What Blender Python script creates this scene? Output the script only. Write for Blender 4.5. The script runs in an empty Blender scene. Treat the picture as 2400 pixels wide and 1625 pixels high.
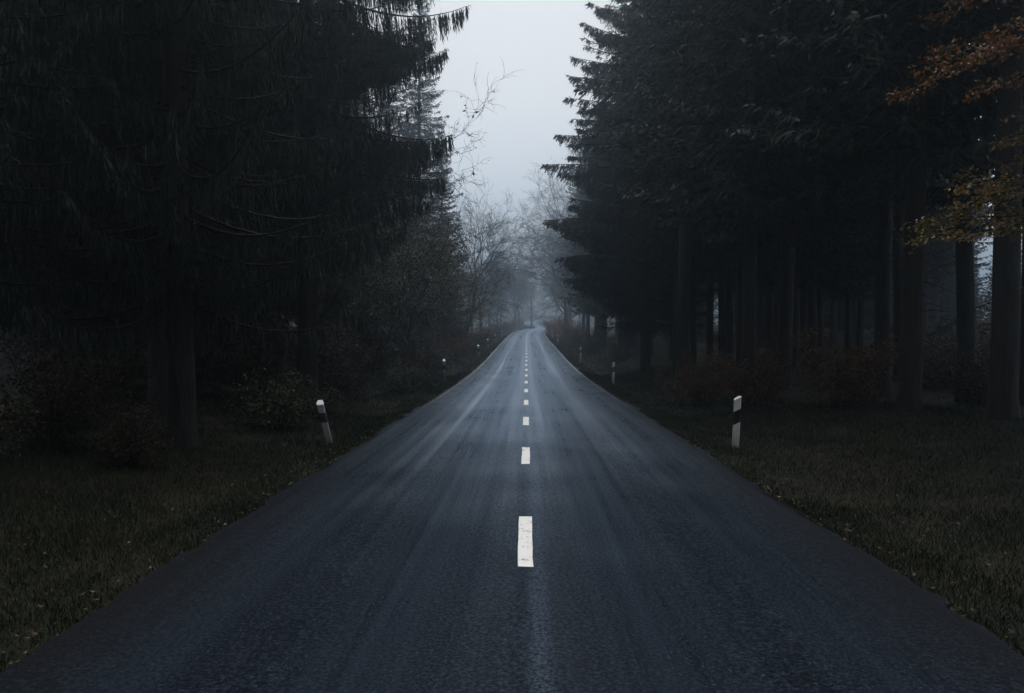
import bpy, math, random
import numpy as np
from mathutils import Vector, Matrix
R = math.radians
scn = bpy.context.scene
COL = scn.collection

# ------------------------------------------------------------------ camera, sky, sun, exposure
CAM_H = 1.75
cam = bpy.data.cameras.new('camera')
cam_o = bpy.data.objects.new('camera', cam)
COL.objects.link(cam_o)
cam.sensor_width = 36.0
cam.lens = 28.0
cam.clip_start = 0.05
cam.clip_end = 3000
cam_o.location = (0.01, 0, CAM_H)
cam_o.rotation_euler = (R(90 - 0.476), 0, R(1.043))
scn.camera = cam_o

SUN_ELEV, SUN_ROT = R(74), R(4)
world = bpy.data.worlds.new('World')
scn.world = world
world.use_nodes = True
wn = world.node_tree
wn.nodes.clear()
w_out = wn.nodes.new('ShaderNodeOutputWorld')
w_bg = wn.nodes.new('ShaderNodeBackground')
w_sky = wn.nodes.new('ShaderNodeTexSky')
w_sky.sky_type = 'NISHITA'
w_sky.sun_disc = False
w_sky.sun_elevation = SUN_ELEV
w_sky.sun_rotation = SUN_ROT
w_sky.air_density = 1.0
w_sky.dust_density = 6.0
w_sky.ozone_density = 2.0
w_hs = wn.nodes.new('ShaderNodeHueSaturation')      # an overcast sky is nearly grey
w_hs.inputs['Saturation'].default_value = 0.12
wn.links.new(w_sky.outputs[0], w_hs.inputs['Color'])
w_tint = wn.nodes.new('ShaderNodeMix')
w_tint.data_type = 'RGBA'
w_tint.blend_type = 'MULTIPLY'
w_tint.inputs['Factor'].default_value = 1.0
w_hue = wn.nodes.new('ShaderNodeMix')                # mist near the horizon is bluer than the deck above
w_hue.data_type = 'RGBA'
w_hue.inputs[6].default_value = (0.89, 0.985, 1.11, 1)
w_hue.inputs[7].default_value = (0.99, 0.99, 0.98, 1)
wn.links.new(w_hue.outputs[2], w_tint.inputs[7])
wn.links.new(w_hs.outputs[0], w_tint.inputs[6])
# a cloud deck is brighter overhead than near the horizon
w_tc = wn.nodes.new('ShaderNodeTexCoord')
w_sep = wn.nodes.new('ShaderNodeSeparateXYZ')
wn.links.new(w_tc.outputs['Generated'], w_sep.inputs[0])
w_mr = wn.nodes.new('ShaderNodeMapRange')
w_mr.interpolation_type = 'SMOOTHSTEP'
for k_, v_ in enumerate((0.02, 0.95, 2.9, 1.9)):
    w_mr.inputs[k_ + 1].default_value = v_
wn.links.new(w_sep.outputs[2], w_mr.inputs[0])
w_mh = wn.nodes.new('ShaderNodeMapRange')
w_mh.inputs[1].default_value, w_mh.inputs[2].default_value = 0.04, 0.30
wn.links.new(w_sep.outputs[2], w_mh.inputs[0])
wn.links.new(w_mh.outputs[0], w_hue.inputs[0])
w_deck = wn.nodes.new('ShaderNodeVectorMath')
w_deck.operation = 'SCALE'
wn.links.new(w_tint.outputs[2], w_deck.inputs[0])
wn.links.new(w_mr.outputs[0], w_deck.inputs['Scale'])
wn.links.new(w_deck.outputs[0], w_bg.inputs['Color'])
w_bg.inputs['Strength'].default_value = 0.10
wn.links.new(w_bg.outputs[0], w_out.inputs['Surface'])

sun = bpy.data.lights.new('sun', 'SUN')
sun.energy = 1.4
sun.angle = R(25)
sun.color = (1.0, 0.98, 0.95)
sun_o = bpy.data.objects.new('sun', sun)
COL.objects.link(sun_o)
sun_o.location = (0, 60, 60)
sun_o.rotation_euler = (-(math.pi / 2 - SUN_ELEV), 0, -SUN_ROT)

scn.view_settings.view_transform = 'Standard'
scn.view_settings.look = 'None'
scn.view_settings.exposure = -0.52
scn.view_settings.gamma = 1.0
scn.render.engine = 'CYCLES'
scn.cycles.use_denoising = True
scn.cycles.max_bounces = 6
scn.cycles.diffuse_bounces = 3
scn.cycles.glossy_bounces = 2
scn.cycles.volume_bounces = 2
scn.cycles.use_adaptive_sampling = True

# ------------------------------------------------------------------ helpers
def tag(o, label=None, cat=None, group=None, kind=None):
    if label: o['label'] = label
    if cat: o['category'] = cat
    if group: o['group'] = group
    if kind: o['kind'] = kind
    return o

def empty(name, loc=(0, 0, 0), rz=0.0):
    o = bpy.data.objects.new(name, None)
    COL.objects.link(o)
    o.location = loc
    o.rotation_euler = (0, 0, rz)
    o.empty_display_size = 0.3
    return o

class MB:
    """collects vertices and faces, builds one mesh"""
    def __init__(s):
        s.v, s.q, s.t, s.qm, s.tm, s.n = [], [], [], [], [], 0
    def add(s, v, q=None, t=None, m=0):
        v = np.asarray(v, dtype=np.float32).reshape(-1, 3)
        if q is not None and len(q):
            q = np.asarray(q, dtype=np.int32).reshape(-1, 4) + s.n
            s.q.append(q); s.qm.append(np.full(len(q), m, np.int32))
        if t is not None and len(t):
            t = np.asarray(t, dtype=np.int32).reshape(-1, 3) + s.n
            s.t.append(t); s.tm.append(np.full(len(t), m, np.int32))
        s.v.append(v); s.n += len(v)
    def tube(s, pts, rad, sides=6, m=0, cap=True):
        pts = np.asarray(pts, float); n = len(pts)
        rad = np.broadcast_to(np.asarray(rad, float), (n,))
        tan = np.gradient(pts, axis=0)
        tan /= np.linalg.norm(tan, axis=1, keepdims=True) + 1e-9
        ref = np.array([0., 0., 1.]) if abs(tan[0][2]) < .9 else np.array([1., 0., 0.])
        a = np.cross(tan, ref); a /= np.linalg.norm(a, axis=1, keepdims=True) + 1e-9
        b = np.cross(tan, a)
        th = np.arange(sides) * 2 * np.pi / sides
        ring = a[:, None, :] * np.cos(th)[None, :, None] + b[:, None, :] * np.sin(th)[None, :, None]
        v = pts[:, None, :] + ring * rad[:, None, None]
        i = np.arange(n - 1)[:, None] * sides; j = np.arange(sides)[None, :]; k = (j + 1) % sides
        q = np.stack([i + j, i + k, i + sides + k, i + sides + j], -1).reshape(-1, 4)
        vv = v.reshape(-1, 3); t = None
        if cap:
            vv = np.vstack([vv, pts[-1:]])
            e = (n - 1) * sides
            t = np.stack([e + j[0], e + k[0], np.full(sides, n * sides)], -1)
        s.add(vv, q, t, m)
    def strips(s, base, tip, half, side, m=0, sag=None):
        """tapered needle sprays: narrow foot, wide middle, pointed tip"""
        base = np.asarray(base, float); tip = np.asarray(tip, float); n = len(base)
        if n == 0: return
        half = np.broadcast_to(np.asarray(half, float), (n,))[:, None]
        mid = base * .55 + tip * .45
        if sag is not None: mid = mid + sag
        v = np.stack([base - side * half * .55, base + side * half * .55, mid + side * half, mid - side * half, tip], 1)
        o = np.arange(n)[:, None] * 5
        s.add(v.reshape(-1, 3), o + np.array([[0, 1, 2, 3]]), o + np.array([[3, 2, 4]]), m)
    def leaves(s, pos, axis, side, ln, wd, m=0, fold=.12):
        """kite-shaped leaf blades with a slight fold along the midrib"""
        n = len(pos)
        if n == 0: return
        ln = np.broadcast_to(np.asarray(ln, float), (n,))[:, None]; wd = np.broadcast_to(np.asarray(wd, float), (n,))[:, None]
        nor = np.cross(axis, side)
        p1 = pos + axis * ln * .45 + side * wd * .5 + nor * wd * fold
        p2 = pos + axis * ln - nor * ln * .08
        p3 = pos + axis * ln * .45 - side * wd * .5 + nor * wd * fold
        v = np.stack([pos, p1, p2, p3], 1)
        o = np.arange(n)[:, None] * 4
        s.add(v.reshape(-1, 3), None, np.concatenate([o + np.array([[0, 1, 2]]), o + np.array([[0, 2, 3]])]), m)
    def mesh(s, name, mats, smooth=False):
        me = bpy.data.meshes.new(name)
        v = np.concatenate(s.v)
        q = np.concatenate(s.q) if s.q else np.zeros((0, 4), np.int32)
        t = np.concatenate(s.t) if s.t else np.zeros((0, 3), np.int32)
        me.vertices.add(len(v)); me.vertices.foreach_set('co', v.ravel())
        loops = np.concatenate([q.ravel(), t.ravel()]).astype(np.int32)
        me.loops.add(len(loops)); me.loops.foreach_set('vertex_index', loops)
        tot = np.concatenate([np.full(len(q), 4), np.full(len(t), 3)]).astype(np.int32)
        st = np.concatenate([[0], np.cumsum(tot)[:-1]]).astype(np.int32)
        me.polygons.add(len(tot)); me.polygons.foreach_set('loop_start', st); me.polygons.foreach_set('loop_total', tot)
        mi = np.concatenate(s.qm + s.tm).astype(np.int32)
        me.polygons.foreach_set('material_index', mi)
        me.polygons.foreach_set('use_smooth', np.full(len(tot), smooth))
        for m_ in mats: me.materials.append(m_)
        me.update(); me.validate()
        return me
    def build(s, name, mats, parent=None, smooth=False):
        mats = mats if isinstance(mats, (list, tuple)) else [mats]
        o = bpy.data.objects.new(name, s.mesh(name, mats, smooth))
        COL.objects.link(o)
        if parent: o.parent = parent
        return o

def copy_tree(o, parent=None):
    c = o.copy(); COL.objects.link(c)
    c.parent = parent
    for ch in o.children:
        copy_tree(ch, c)
    return c

def unit(a):
    return a / (np.linalg.norm(a, axis=-1, keepdims=True) + 1e-9)

# ------------------------------------------------------------------ materials
class NT:
    def __init__(s, name):
        s.m = bpy.data.materials.new(name); s.m.use_nodes = True
        s.t = s.m.node_tree; s.t.nodes.clear()
        s.out = s.n('ShaderNodeOutputMaterial'); s.b = s.n('ShaderNodeBsdfPrincipled')
        s.l(s.b.outputs[0], s.out.inputs['Surface'])
    def n(s, k, **kw):
        o = s.t.nodes.new(k)
        for a, v in kw.items(): setattr(o, a, v)
        return o
    def l(s, a, b): s.t.links.new(a, b)
    def noise(s, vec, scale, detail=3, rough=.55):
        o = s.n('ShaderNodeTexNoise'); o.inputs['Scale'].default_value = scale
        o.inputs['Detail'].default_value = detail; o.inputs['Roughness'].default_value = rough
        if vec is not None: s.l(vec, o.inputs['Vector'])
        return o.outputs['Fac']
    def ramp(s, fac, stops):
        o = s.n('ShaderNodeValToRGB'); e = o.color_ramp.elements
        while len(e) < len(stops): e.new(.5)
        for k, (p, c) in enumerate(stops):
            e[k].position = p; e[k].color = (*c, 1) if len(c) == 3 else c
        s.l(fac, o.inputs['Fac']); return o.outputs['Color']
    def mix(s, f, a, b, mode='MIX'):
        o = s.n('ShaderNodeMix', data_type='RGBA', blend_type=mode)
        for k, v in ((0, f), (6, a), (7, b)):
            if hasattr(v, 'is_linked'): s.l(v, o.inputs[k])
            elif k == 0: o.inputs[0].default_value = v
            else: o.inputs[k].default_value = (*v, 1)
        return o.outputs[2]
    def math(s, op, a, b=None, c=None, clamp=False):
        o = s.n('ShaderNodeMath', operation=op, use_clamp=clamp)
        for k, v in enumerate((a, b, c)):
            if v is None: continue
            if hasattr(v, 'is_linked'): s.l(v, o.inputs[k])
            else: o.inputs[k].default_value = v
        return o.outputs[0]
    def mapr(s, v, a, b, c, d):
        o = s.n('ShaderNodeMapRange')
        s.l(v, o.inputs[0])
        for k, x in enumerate((a, b, c, d)): o.inputs[k + 1].default_value = x
        return o.outputs[0]
    def bump(s, h, strength=.3, dist=.01):
        o = s.n('ShaderNodeBump'); o.inputs['Strength'].default_value = strength; o.inputs['Distance'].default_value = dist
        s.l(h, o.inputs['Height']); s.l(o.outputs[0], s.b.inputs['Normal'])

def leaf_mat(name, cols, rough=.6, spec=.3, trans=0.0):
    k = NT(name)
    g = k.n('ShaderNodeNewGeometry')
    stops = [(i / max(1, len(cols) - 1), c) for i, c in enumerate(cols)]
    c = k.ramp(g.outputs['Random Per Island'], stops)
    o = k.n('ShaderNodeTexCoord')
    n = k.noise(o.outputs['Object'], .9, 2)
    c = k.mix(k.mapr(n, .35, .7, .0, .6), c, tuple(x * .55 for x in cols[0]))
    k.l(c, k.b.inputs['Base Color'])
    k.b.inputs['Roughness'].default_value = rough
    k.b.inputs['Specular IOR Level'].default_value = spec
    if trans:
        tr = k.n('ShaderNodeBsdfTranslucent'); k.l(c, tr.inputs['Color'])
        mx = k.n('ShaderNodeMixShader'); mx.inputs[0].default_value = trans
        k.l(k.b.outputs[0], mx.inputs[1]); k.l(tr.outputs[0], mx.inputs[2]); k.l(mx.outputs[0], k.out.inputs['Surface'])
    return k.m

def bark_mat(name, ca, cb, scale=6.0, moss=0.0):
    k = NT(name)
    o = k.n('ShaderNodeTexCoord')
    mp = k.n('ShaderNodeMapping'); mp.inputs['Scale'].default_value = (1, 1, .22)
    k.l(o.outputs['Object'], mp.inputs['Vector'])
    n1 = k.noise(mp.outputs[0], scale, 6, .65)
    v = k.n('ShaderNodeTexVoronoi'); v.inputs['Scale'].default_value = scale * 2.2
    k.l(mp.outputs[0], v.inputs['Vector'])
    c = k.ramp(n1, [(.3, ca), (.7, cb)])
    if moss:
        nm = k.noise(o.outputs['Object'], 1.3, 4)
        c = k.mix(k.mapr(nm, .5, .68, 0, moss), c, (.035, .05, .03))
    k.l(c, k.b.inputs['Base Color'])
    k.b.inputs['Roughness'].default_value = .85
    k.b.inputs['Specular IOR Level'].default_value = .2
    k.bump(k.math('ADD', n1, v.outputs['Distance']), .8, .03)
    return k.m

M = {}
M['needle'] = leaf_mat('spruce_needles', [(.016, .028, .022), (.022, .038, .028), (.030, .045, .030), (.020, .034, .030)], .65, .2)
M['needle_drape'] = leaf_mat('draped_needles', [(.018, .028, .022), (.026, .038, .027), (.034, .040, .026)], .7, .2)
M['bark'] = bark_mat('spruce_bark', (.016, .014, .013), (.044, .039, .036), 5, .5)
M['bark_beech'] = bark_mat('beech_bark', (.040, .038, .036), (.080, .076, .072), 3, .5)
M['twig'] = bark_mat('twig_bark', (.009, .008, .007), (.022, .019, .017), 9)
M['twig_pale'] = bark_mat('haze_paled_twigs', (.060, .060, .060), (.11, .11, .108), 9)  # far twigs paled in colour to stand in for thicker haze
M['leaf_orange'] = leaf_mat('autumn_leaves', [(.16, .048, .010), (.25, .086, .015), (.17, .105, .02), (.33, .12, .022), (.10, .037, .010), (.12, .095, .02)], .42, .35, .40)
M['leaf_gold'] = leaf_mat('olive_gold_leaves', [(.10, .085, .014), (.21, .145, .020), (.15, .075, .012), (.27, .175, .028)], .42, .4, .4)
M['leaf_brown'] = leaf_mat('brown_leaves', [(.085, .038, .010), (.14, .066, .013), (.10, .050, .012), (.055, .026, .009)], .45, .35, .3)
M['leaf_umber'] = leaf_mat('umber_leaves', [(.024, .016, .008), (.040, .023, .010), (.020, .015, .009), (.075, .042, .012)], .5, .25, .2)
M['leaf_green'] = leaf_mat('dark_green_leaves', [(.012, .022, .010), (.018, .028, .011), (.026, .030, .011), (.022, .026, .012), (.16, .13, .02)], .5, .3, .2)
M['leaf_litter'] = leaf_mat('fallen_leaves', [(.050, .022, .010), (.075, .038, .015), (.045, .020, .011), (.12, .075, .03), (.030, .018, .010), (.022, .015, .010)], .5, .3)
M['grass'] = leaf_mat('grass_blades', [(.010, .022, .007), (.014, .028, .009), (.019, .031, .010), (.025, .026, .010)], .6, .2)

def asphalt():
    k = NT('wet_asphalt')
    uv = k.n('ShaderNodeUVMap'); uv.uv_map = 'lane'
    sep = k.n('ShaderNodeSeparateXYZ'); k.l(uv.outputs[0], sep.inputs[0])
    u, v = sep.outputs[0], sep.outputs[1]
    g = k.n('ShaderNodeTexCoord')
    P = g.outputs['Object']
    fine = k.noise(P, 120, 2, .6)
    grain = k.noise(P, 42, 3, .7)
    mid = k.noise(P, 60, 3, .6)
    patch = k.noise(P, .45, 2, .5)
    # noise stretched along the lane: streaks left by tyres
    mp = k.n('ShaderNodeMapping'); mp.inputs['Scale'].default_value = (4.5, .05, 1)
    k.l(uv.outputs[0], mp.inputs['Vector'])
    streak = k.noise(mp.outputs[0], 1.6, 4, .6)
    wob = k.noise(mp.outputs[0], .5, 1)
    uw = k.math('ADD', u, k.math('MULTIPLY', k.math('SUBTRACT', wob, .5), .35))
    def band(c, w):
        d = k.math('DIVIDE', k.math('SUBTRACT', uw, c), w)
        return k.math('POWER', 2.718, k.math('MULTIPLY', k.math('MULTIPLY', d, d), -1.0))
    vs = k.noise(v, .12, 2)
    worn_l = k.math('MULTIPLY', band(-1.42, .075), k.mapr(v, 9, 24, 0, 1.0))
    worn_r = k.math('MULTIPLY', band(1.42, .17), k.mapr(v, 15, 34, 0, .7))
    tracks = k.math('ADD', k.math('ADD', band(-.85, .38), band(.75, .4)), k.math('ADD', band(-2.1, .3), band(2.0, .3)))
    dark_c = k.math('ADD', band(.22, .14), k.math('MULTIPLY', band(-.2, .10), .7))
    base = k.ramp(k.math('ADD', k.math('MULTIPLY', fine, .5), k.math('MULTIPLY', grain, .5)), [(.38, (.002, .003, .005)), (.48, (.004, .006, .009)), (.57, (.016, .021, .030)), (.66, (.085, .105, .135))])
    base = k.mix(k.mapr(patch, .3, .75, 0, .5), base, (.012, .015, .021))
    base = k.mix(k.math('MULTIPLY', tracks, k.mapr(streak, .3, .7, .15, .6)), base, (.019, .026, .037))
    base = k.mix(k.math('MULTIPLY', dark_c, .6), base, (.010, .012, .015))
    grime_shade = k.mapr(k.math('ADD', k.math('ABSOLUTE', u), k.math('MULTIPLY', k.math('SUBTRACT', patch, .5), 1.2)), 1.9, 2.75, 0, .75)  # edge dirt, plus the dimmer road sides painted into the colour
    base = k.mix(grime_shade, base, (.011, .011, .012))
    worn = k.math('ADD', worn_l, worn_r, clamp=True)
    base = k.mix(k.math('MULTIPLY', worn, k.math('MULTIPLY', k.mapr(streak, .3, .6, .25, .9), k.mapr(grain, .40, .56, .35, 1))), base, (.24, .27, .31))
    # ghost of an old line right of the centre dashes, close to the viewer
    ghost = k.math('MULTIPLY', k.math('MULTIPLY', band(.05, .055), k.mapr(mid, .42, .62, 0, 1)), k.mapr(v, 40, 7, .30, .75))
    base = k.mix(ghost, base, (.065, .085, .12))
    # a hairline crack along the right lane
    crack = k.math('MULTIPLY', band(1.70, .011), k.math('MULTIPLY', k.mapr(v, 7.5, 8.5, 0, 1), k.mapr(v, 24, 17, 0, .9)))
    base = k.mix(crack, base, (.003, .003, .004))
    k.l(base, k.b.inputs['Base Color'])
    ro = k.math('ADD', k.mapr(patch, .3, .7, .31, .37), k.math('MULTIPLY', k.math('SUBTRACT', streak, .5), .16))
    ro = k.math('SUBTRACT', ro, k.math('MULTIPLY', tracks, .05))
    ro = k.math('ADD', ro, k.math('MULTIPLY', dark_c, .10), clamp=True)
    k.l(ro, k.b.inputs['Roughness'])
    k.b.inputs['Specular IOR Level'].default_value = .40
    h = k.math('ADD', k.math('MULTIPLY', fine, .6), k.math('MULTIPLY', mid, .6))
    k.bump(h, .30, .007)
    # only part of the surface is wet: dry grains scatter without a sheen
    dry = k.n('ShaderNodeBsdfDiffuse'); k.l(base, dry.inputs['Color'])
    mx = k.n('ShaderNodeMixShader')
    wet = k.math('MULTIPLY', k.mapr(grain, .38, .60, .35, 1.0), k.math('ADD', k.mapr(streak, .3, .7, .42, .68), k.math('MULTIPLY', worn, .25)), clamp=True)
    # sheen is scaled up with distance, painting in a dimmer foreground and brighter mid road
    sheen_v = k.math('ADD', v, k.math('MULTIPLY', k.math('SUBTRACT', patch, .5), 7.0))
    wet = k.math('MULTIPLY', wet, k.mapr(sheen_v, 6, 22, .55, 3.4), clamp=True)
    wet = k.math('MULTIPLY', wet, k.math('SUBTRACT', 1.0, k.math('MULTIPLY', grime_shade, .8)))
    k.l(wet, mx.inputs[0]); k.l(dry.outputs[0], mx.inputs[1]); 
    film = k.n('ShaderNodeBsdfGlossy'); film.inputs['Color'].default_value = (.66, .81, 1.0, 1)
    k.l(ro, film.inputs['Roughness'])
    fr = k.n('ShaderNodeFresnel'); fr.inputs['IOR'].default_value = 1.36
    bn = k.b.inputs['Normal'].links[0].from_socket
    for nd in (film, fr, dry): k.l(bn, nd.inputs['Normal'])
    wm = k.n('ShaderNodeMixShader')
    # coarse grains shadow one another at grazing angles, which holds the sheen down
    frs = k.math('DIVIDE', fr.outputs[0], k.math('MULTIPLY_ADD', fr.outputs[0], 1.5, 1.0))
    k.l(frs, wm.inputs[0]); k.l(dry.outputs[0], wm.inputs[1]); k.l(film.outputs[0], wm.inputs[2])
    k.l(wm.outputs[0], mx.inputs[2])
    k.l(mx.outputs[0], k.out.inputs['Surface'])
    return k.m
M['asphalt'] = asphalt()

def paint(name, wear_lo, wear_hi, col=(.72, .72, .70)):
    k = NT(name)
    g = k.n('ShaderNodeTexCoord'); P = g.outputs['Object']
    n = k.noise(P, 38, 5, .7); f = k.noise(P, 190, 2)
    n2 = k.noise(P, 5, 3, .6)
    s = k.math('ADD', k.math('MULTIPLY', n, .6), k.math('MULTIPLY', n2, .4))
    c = k.mix(k.mapr(s, wear_lo, wear_hi, 0, 1), (.05, .052, .058), col)
    c = k.mix(k.mapr(f, .3, .5, .35, 0), c, (.30, .30, .30))
    k.l(c, k.b.inputs['Base Color'])
    k.b.inputs['Roughness'].default_value = .55
    k.bump(f, .3, .003)
    return k.m
M['paint'] = paint('white_road_paint', .37, .45, (.82, .81, .78))
M['edge_paint'] = paint('worn_edge_paint', .45, .60, (.36, .38, .40))

def ground_mat():
    k = NT('forest_floor')
    g = k.n('ShaderNodeTexCoord'); P = g.outputs['Object']
    a = k.noise(P, .35, 5, .6); b = k.noise(P, 9, 5, .65); c = k.noise(P, 45, 3)
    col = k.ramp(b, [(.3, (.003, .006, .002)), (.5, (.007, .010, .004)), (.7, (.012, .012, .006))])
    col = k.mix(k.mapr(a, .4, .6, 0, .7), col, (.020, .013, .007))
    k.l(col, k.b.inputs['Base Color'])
    k.b.inputs['Roughness'].default_value = .9
    k.b.inputs['Specular IOR Level'].default_value = .2
    k.bump(k.math('ADD', b, c), .8, .05)
    return k.m
M['ground'] = ground_mat()

def plain(name, col, rough=.5, spec=.5, dirt=None, dirt_z=(0, 1), speck=.0):
    k = NT(name)
    g = k.n('ShaderNodeTexCoord'); P = g.outputs['Object']
    n = k.noise(P, 14, 5, .65)
    c = k.mix(k.mapr(n, .45, .7, 0, speck), col, tuple(x * .35 for x in col))
    if dirt:
        sp = k.n('ShaderNodeSeparateXYZ'); k.l(P, sp.inputs[0])
        z = k.math('ADD', sp.outputs[2], k.math('MULTIPLY', k.math('SUBTRACT', k.noise(P, 24, 4), .5), .35))
        c = k.mix(k.mapr(z, dirt_z[0], dirt_z[1], .75, 0), c, dirt)
    k.l(c, k.b.inputs['Base Color'])
    k.b.inputs['Roughness'].default_value = rough
    k.b.inputs['Specular IOR Level'].default_value = spec
    return k.m
M['post_white'] = plain('white_post_plastic', (.82, .82, .82), .45, .5, (.22, .19, .15), (.02, .42), .25)
M['post_grey'] = plain('algae_stained_post_plastic', (.34, .38, .37), .55, .5, (.10, .10, .08), (.02, .45), .5)
M['post_cap'] = plain('white_post_cap', (.80, .80, .80), .4, .5, None, (0, 1), .1)
M['post_black'] = plain('black_post_band', (.010, .010, .011), .4, .4)
M['reflector'] = plain('reflector_plastic', (.40, .42, .44), .15, .8)
M['reflector_dark'] = plain('dull_reflector_plastic', (.06, .06, .06), .25, .6)

# ------------------------------------------------------------------ road line and ground
RY = np.array([-60, 0, 30, 40, 52, 66, 94, 120, 140, 165, 190, 205, 220, 255, 290, 310, 330, 420.])
RZ = np.array([0, 0, 0, .10, .36, .80, 1.65, 2.50, 3.12, 3.82, 4.42, 4.50, 4.25, 5.4, 7.9, 9.2, 10.2, 13.])
RX = np.array([0, 0, 0, 0, 0, 0, 0, .10, .55, 1.7, 3.3, 4.3, 5.0, 3.8, .6, 3.5, 16., 120.])
def smooth_table(xs, ys, step=1.0):
    x = np.arange(xs[0], xs[-1] + step, step); y = np.interp(x, xs, ys)
    kern = np.hanning(19); kern /= kern.sum()
    yp = np.concatenate([np.full(9, y[0]) + (np.arange(9) - 9) * (y[1] - y[0]), y, np.full(9, y[-1])])
    return x, np.convolve(yp, kern, 'valid')
SX, SZ = smooth_table(RY, RZ)
_, SCX = smooth_table(RY, RX)
def road_z(y): return np.interp(y, SX, SZ)
def road_x(y): return np.interp(y, SX, SCX)
HALF = 2.80

_rng = np.random.default_rng(5)
_ph = _rng.uniform(0, 6.28, (6, 2)); _fr = _rng.uniform(.08, .5, (6, 2))
def bumps(x, y):
    z = 0
    for i in range(6):
        z = z + np.sin(x * _fr[i, 0] + _ph[i, 0]) * np.cos(y * _fr[i, 1] + _ph[i, 1])
    return z / 6
def ground_z(x, y):
    x = np.asarray(x, float); y = np.asarray(y, float)
    s = x - road_x(y); d = np.abs(s)
    lat = np.interp(d, [0, 2.4, 2.85, 3.25, 3.8, 5, 7.5, 11, 30, 260], [-.30, -.30, -.03, -.10, -.19, -.08, .28, .40, 1.2, 3.0])
    # the road runs on a low bank where it climbs, so the verge is lower there
    bank = np.interp(y, [25, 50, 90, 150], [0, .10, .16, .2]) * np.clip((d - 2.9) / 1.0, 0, 1) * np.clip((30 - d) / 20, 0, 1)
    wob = np.clip((d - 3.2) / 4, 0, 1)
    return road_z(y) + lat - bank + bumps(x, y) * .35 * wob

# ground sheet
gx = np.unique(np.concatenate([-np.geomspace(9, 255, 34), np.arange(-9, 9.01, .3), np.geomspace(9, 255, 34)]))
gy = np.unique(np.concatenate([np.arange(-55, 0, 3), np.arange(0, 60, .8), np.arange(60, 160, 2), np.arange(160, 416, 4)]))
X, Y = np.meshgrid(gx, gy)
# keep the fine columns following the bend of the road
Xw = X + road_x(Y) * np.clip((40 - np.abs(X)) / 30, 0, 1)
Z = ground_z(Xw, Y)
mb = MB()
ny, nx = X.shape
ii, jj = np.meshgrid(np.arange(ny - 1), np.arange(nx - 1), indexing='ij')
a = (ii * nx + jj).ravel()
mb.add(np.stack([Xw, Y, Z], -1).reshape(-1, 3), np.stack([a, a + 1, a + nx + 1, a + nx], -1))
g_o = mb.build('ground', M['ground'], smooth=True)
tag(g_o, kind='structure')

# road strip with ragged edges
ys = np.concatenate([np.arange(-40, 60, .25), np.arange(60, 345, 1.0)])
rr = np.random.default_rng(11)
def ragged(n, amp):
    r = rr.normal(0, 1, n); kk = np.hanning(9); kk /= kk.sum()
    return amp * np.convolve(r, kk, 'same') + .35 * amp * rr.normal(0, 1, n)
us = np.array([-1, -.985, -.95, -.7, -.35, 0, .35, .7, .95, .985, 1.0])
cz = np.array([-.02, 0.0, .005, .02, .045, .055, .045, .02, .005, 0.0, -.02])
LX = -HALF + ragged(len(ys), .13); RXX = HALF + ragged(len(ys), .13)
V = np.zeros((len(ys), len(us), 3)); U = np.zeros((len(ys), len(us)))
cx = road_x(ys); hz = road_z(ys)
for j, u in enumerate(us):
    lat = u * HALF
    if j == 0: lat = LX
    if j == len(us) - 1: lat = RXX
    U[:, j] = lat
    V[:, j, 0] = cx + lat; V[:, j, 1] = ys; V[:, j, 2] = hz + cz[j]
mb = MB(); n1, n2 = len(ys), len(us)
ii, jj = np.meshgrid(np.arange(n1 - 1), np.arange(n2 - 1), indexing='ij')
a = (ii * n2 + jj).ravel()
mb.add(V.reshape(-1, 3), np.stack([a, a + 1, a + n2 + 1, a + n2], -1))
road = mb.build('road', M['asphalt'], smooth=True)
tag(road, kind='structure')
uvl = road.data.uv_layers.new(name='lane')
li = np.zeros(len(road.data.loops), np.int32); road.data.loops.foreach_get('vertex_index', li)
uvv = np.stack([U.ravel(), np.repeat(ys, n2)], -1)[li]
uvl.data.foreach_set('uv', uvv.ravel().astype(np.float32))
def surf(lat, y):
    return road_z(y) + np.interp(lat / HALF, us, cz)

# centre dashes and the worn edge lines lie 4 mm above the asphalt
mb = MB(); rr2 = np.random.default_rng(3)
for i in range(-2, 40):
    y0 = 5.94 + 4.94 * i; y1 = y0 + 1.67
    yy = np.linspace(y0, y1, 7)
    c = road_x(yy)
    w = .06 + rr2.normal(0, .0022, (7, 2))
    v = []
    for k in range(7):
        dy = 0
        for s in (-1, 1):
            x = s * w[k, (s + 1) // 2]
            yj = yy[k] + (rr2.normal(0, .018) if k in (0, 6) else 0)
            v.append((c[k] + x, yj, surf(x, yj) + .004))
    q = [(2 * k, 2 * k + 1, 2 * k + 3, 2 * k + 2) for k in range(6)]
    mb.add(v, q)
cl = mb.build('centre_line_marking', M['paint'])
tag(cl, kind='structure')
mb = MB()
for s in (-1, 1):
    yy = np.arange(19, 200, .5)
    wv = np.interp(yy, [19, 45], [.004, .05]) * rr2.uniform(.5, 1.2, len(yy))
    c = road_x(yy)
    v = []
    for k in range(len(yy)):
        for e in (-1, 1):
            lat = s * 2.64 + e * wv[k]
            v.append((c[k] + lat, yy[k], surf(lat, yy[k]) + .004))
    mb.add(v, [(2 * k, 2 * k + 1, 2 * k + 3, 2 * k + 2) for k in range(len(yy) - 1)])
el = mb.build('edge_line_marking', M['edge_paint'])
tag(el, kind='structure')

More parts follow.
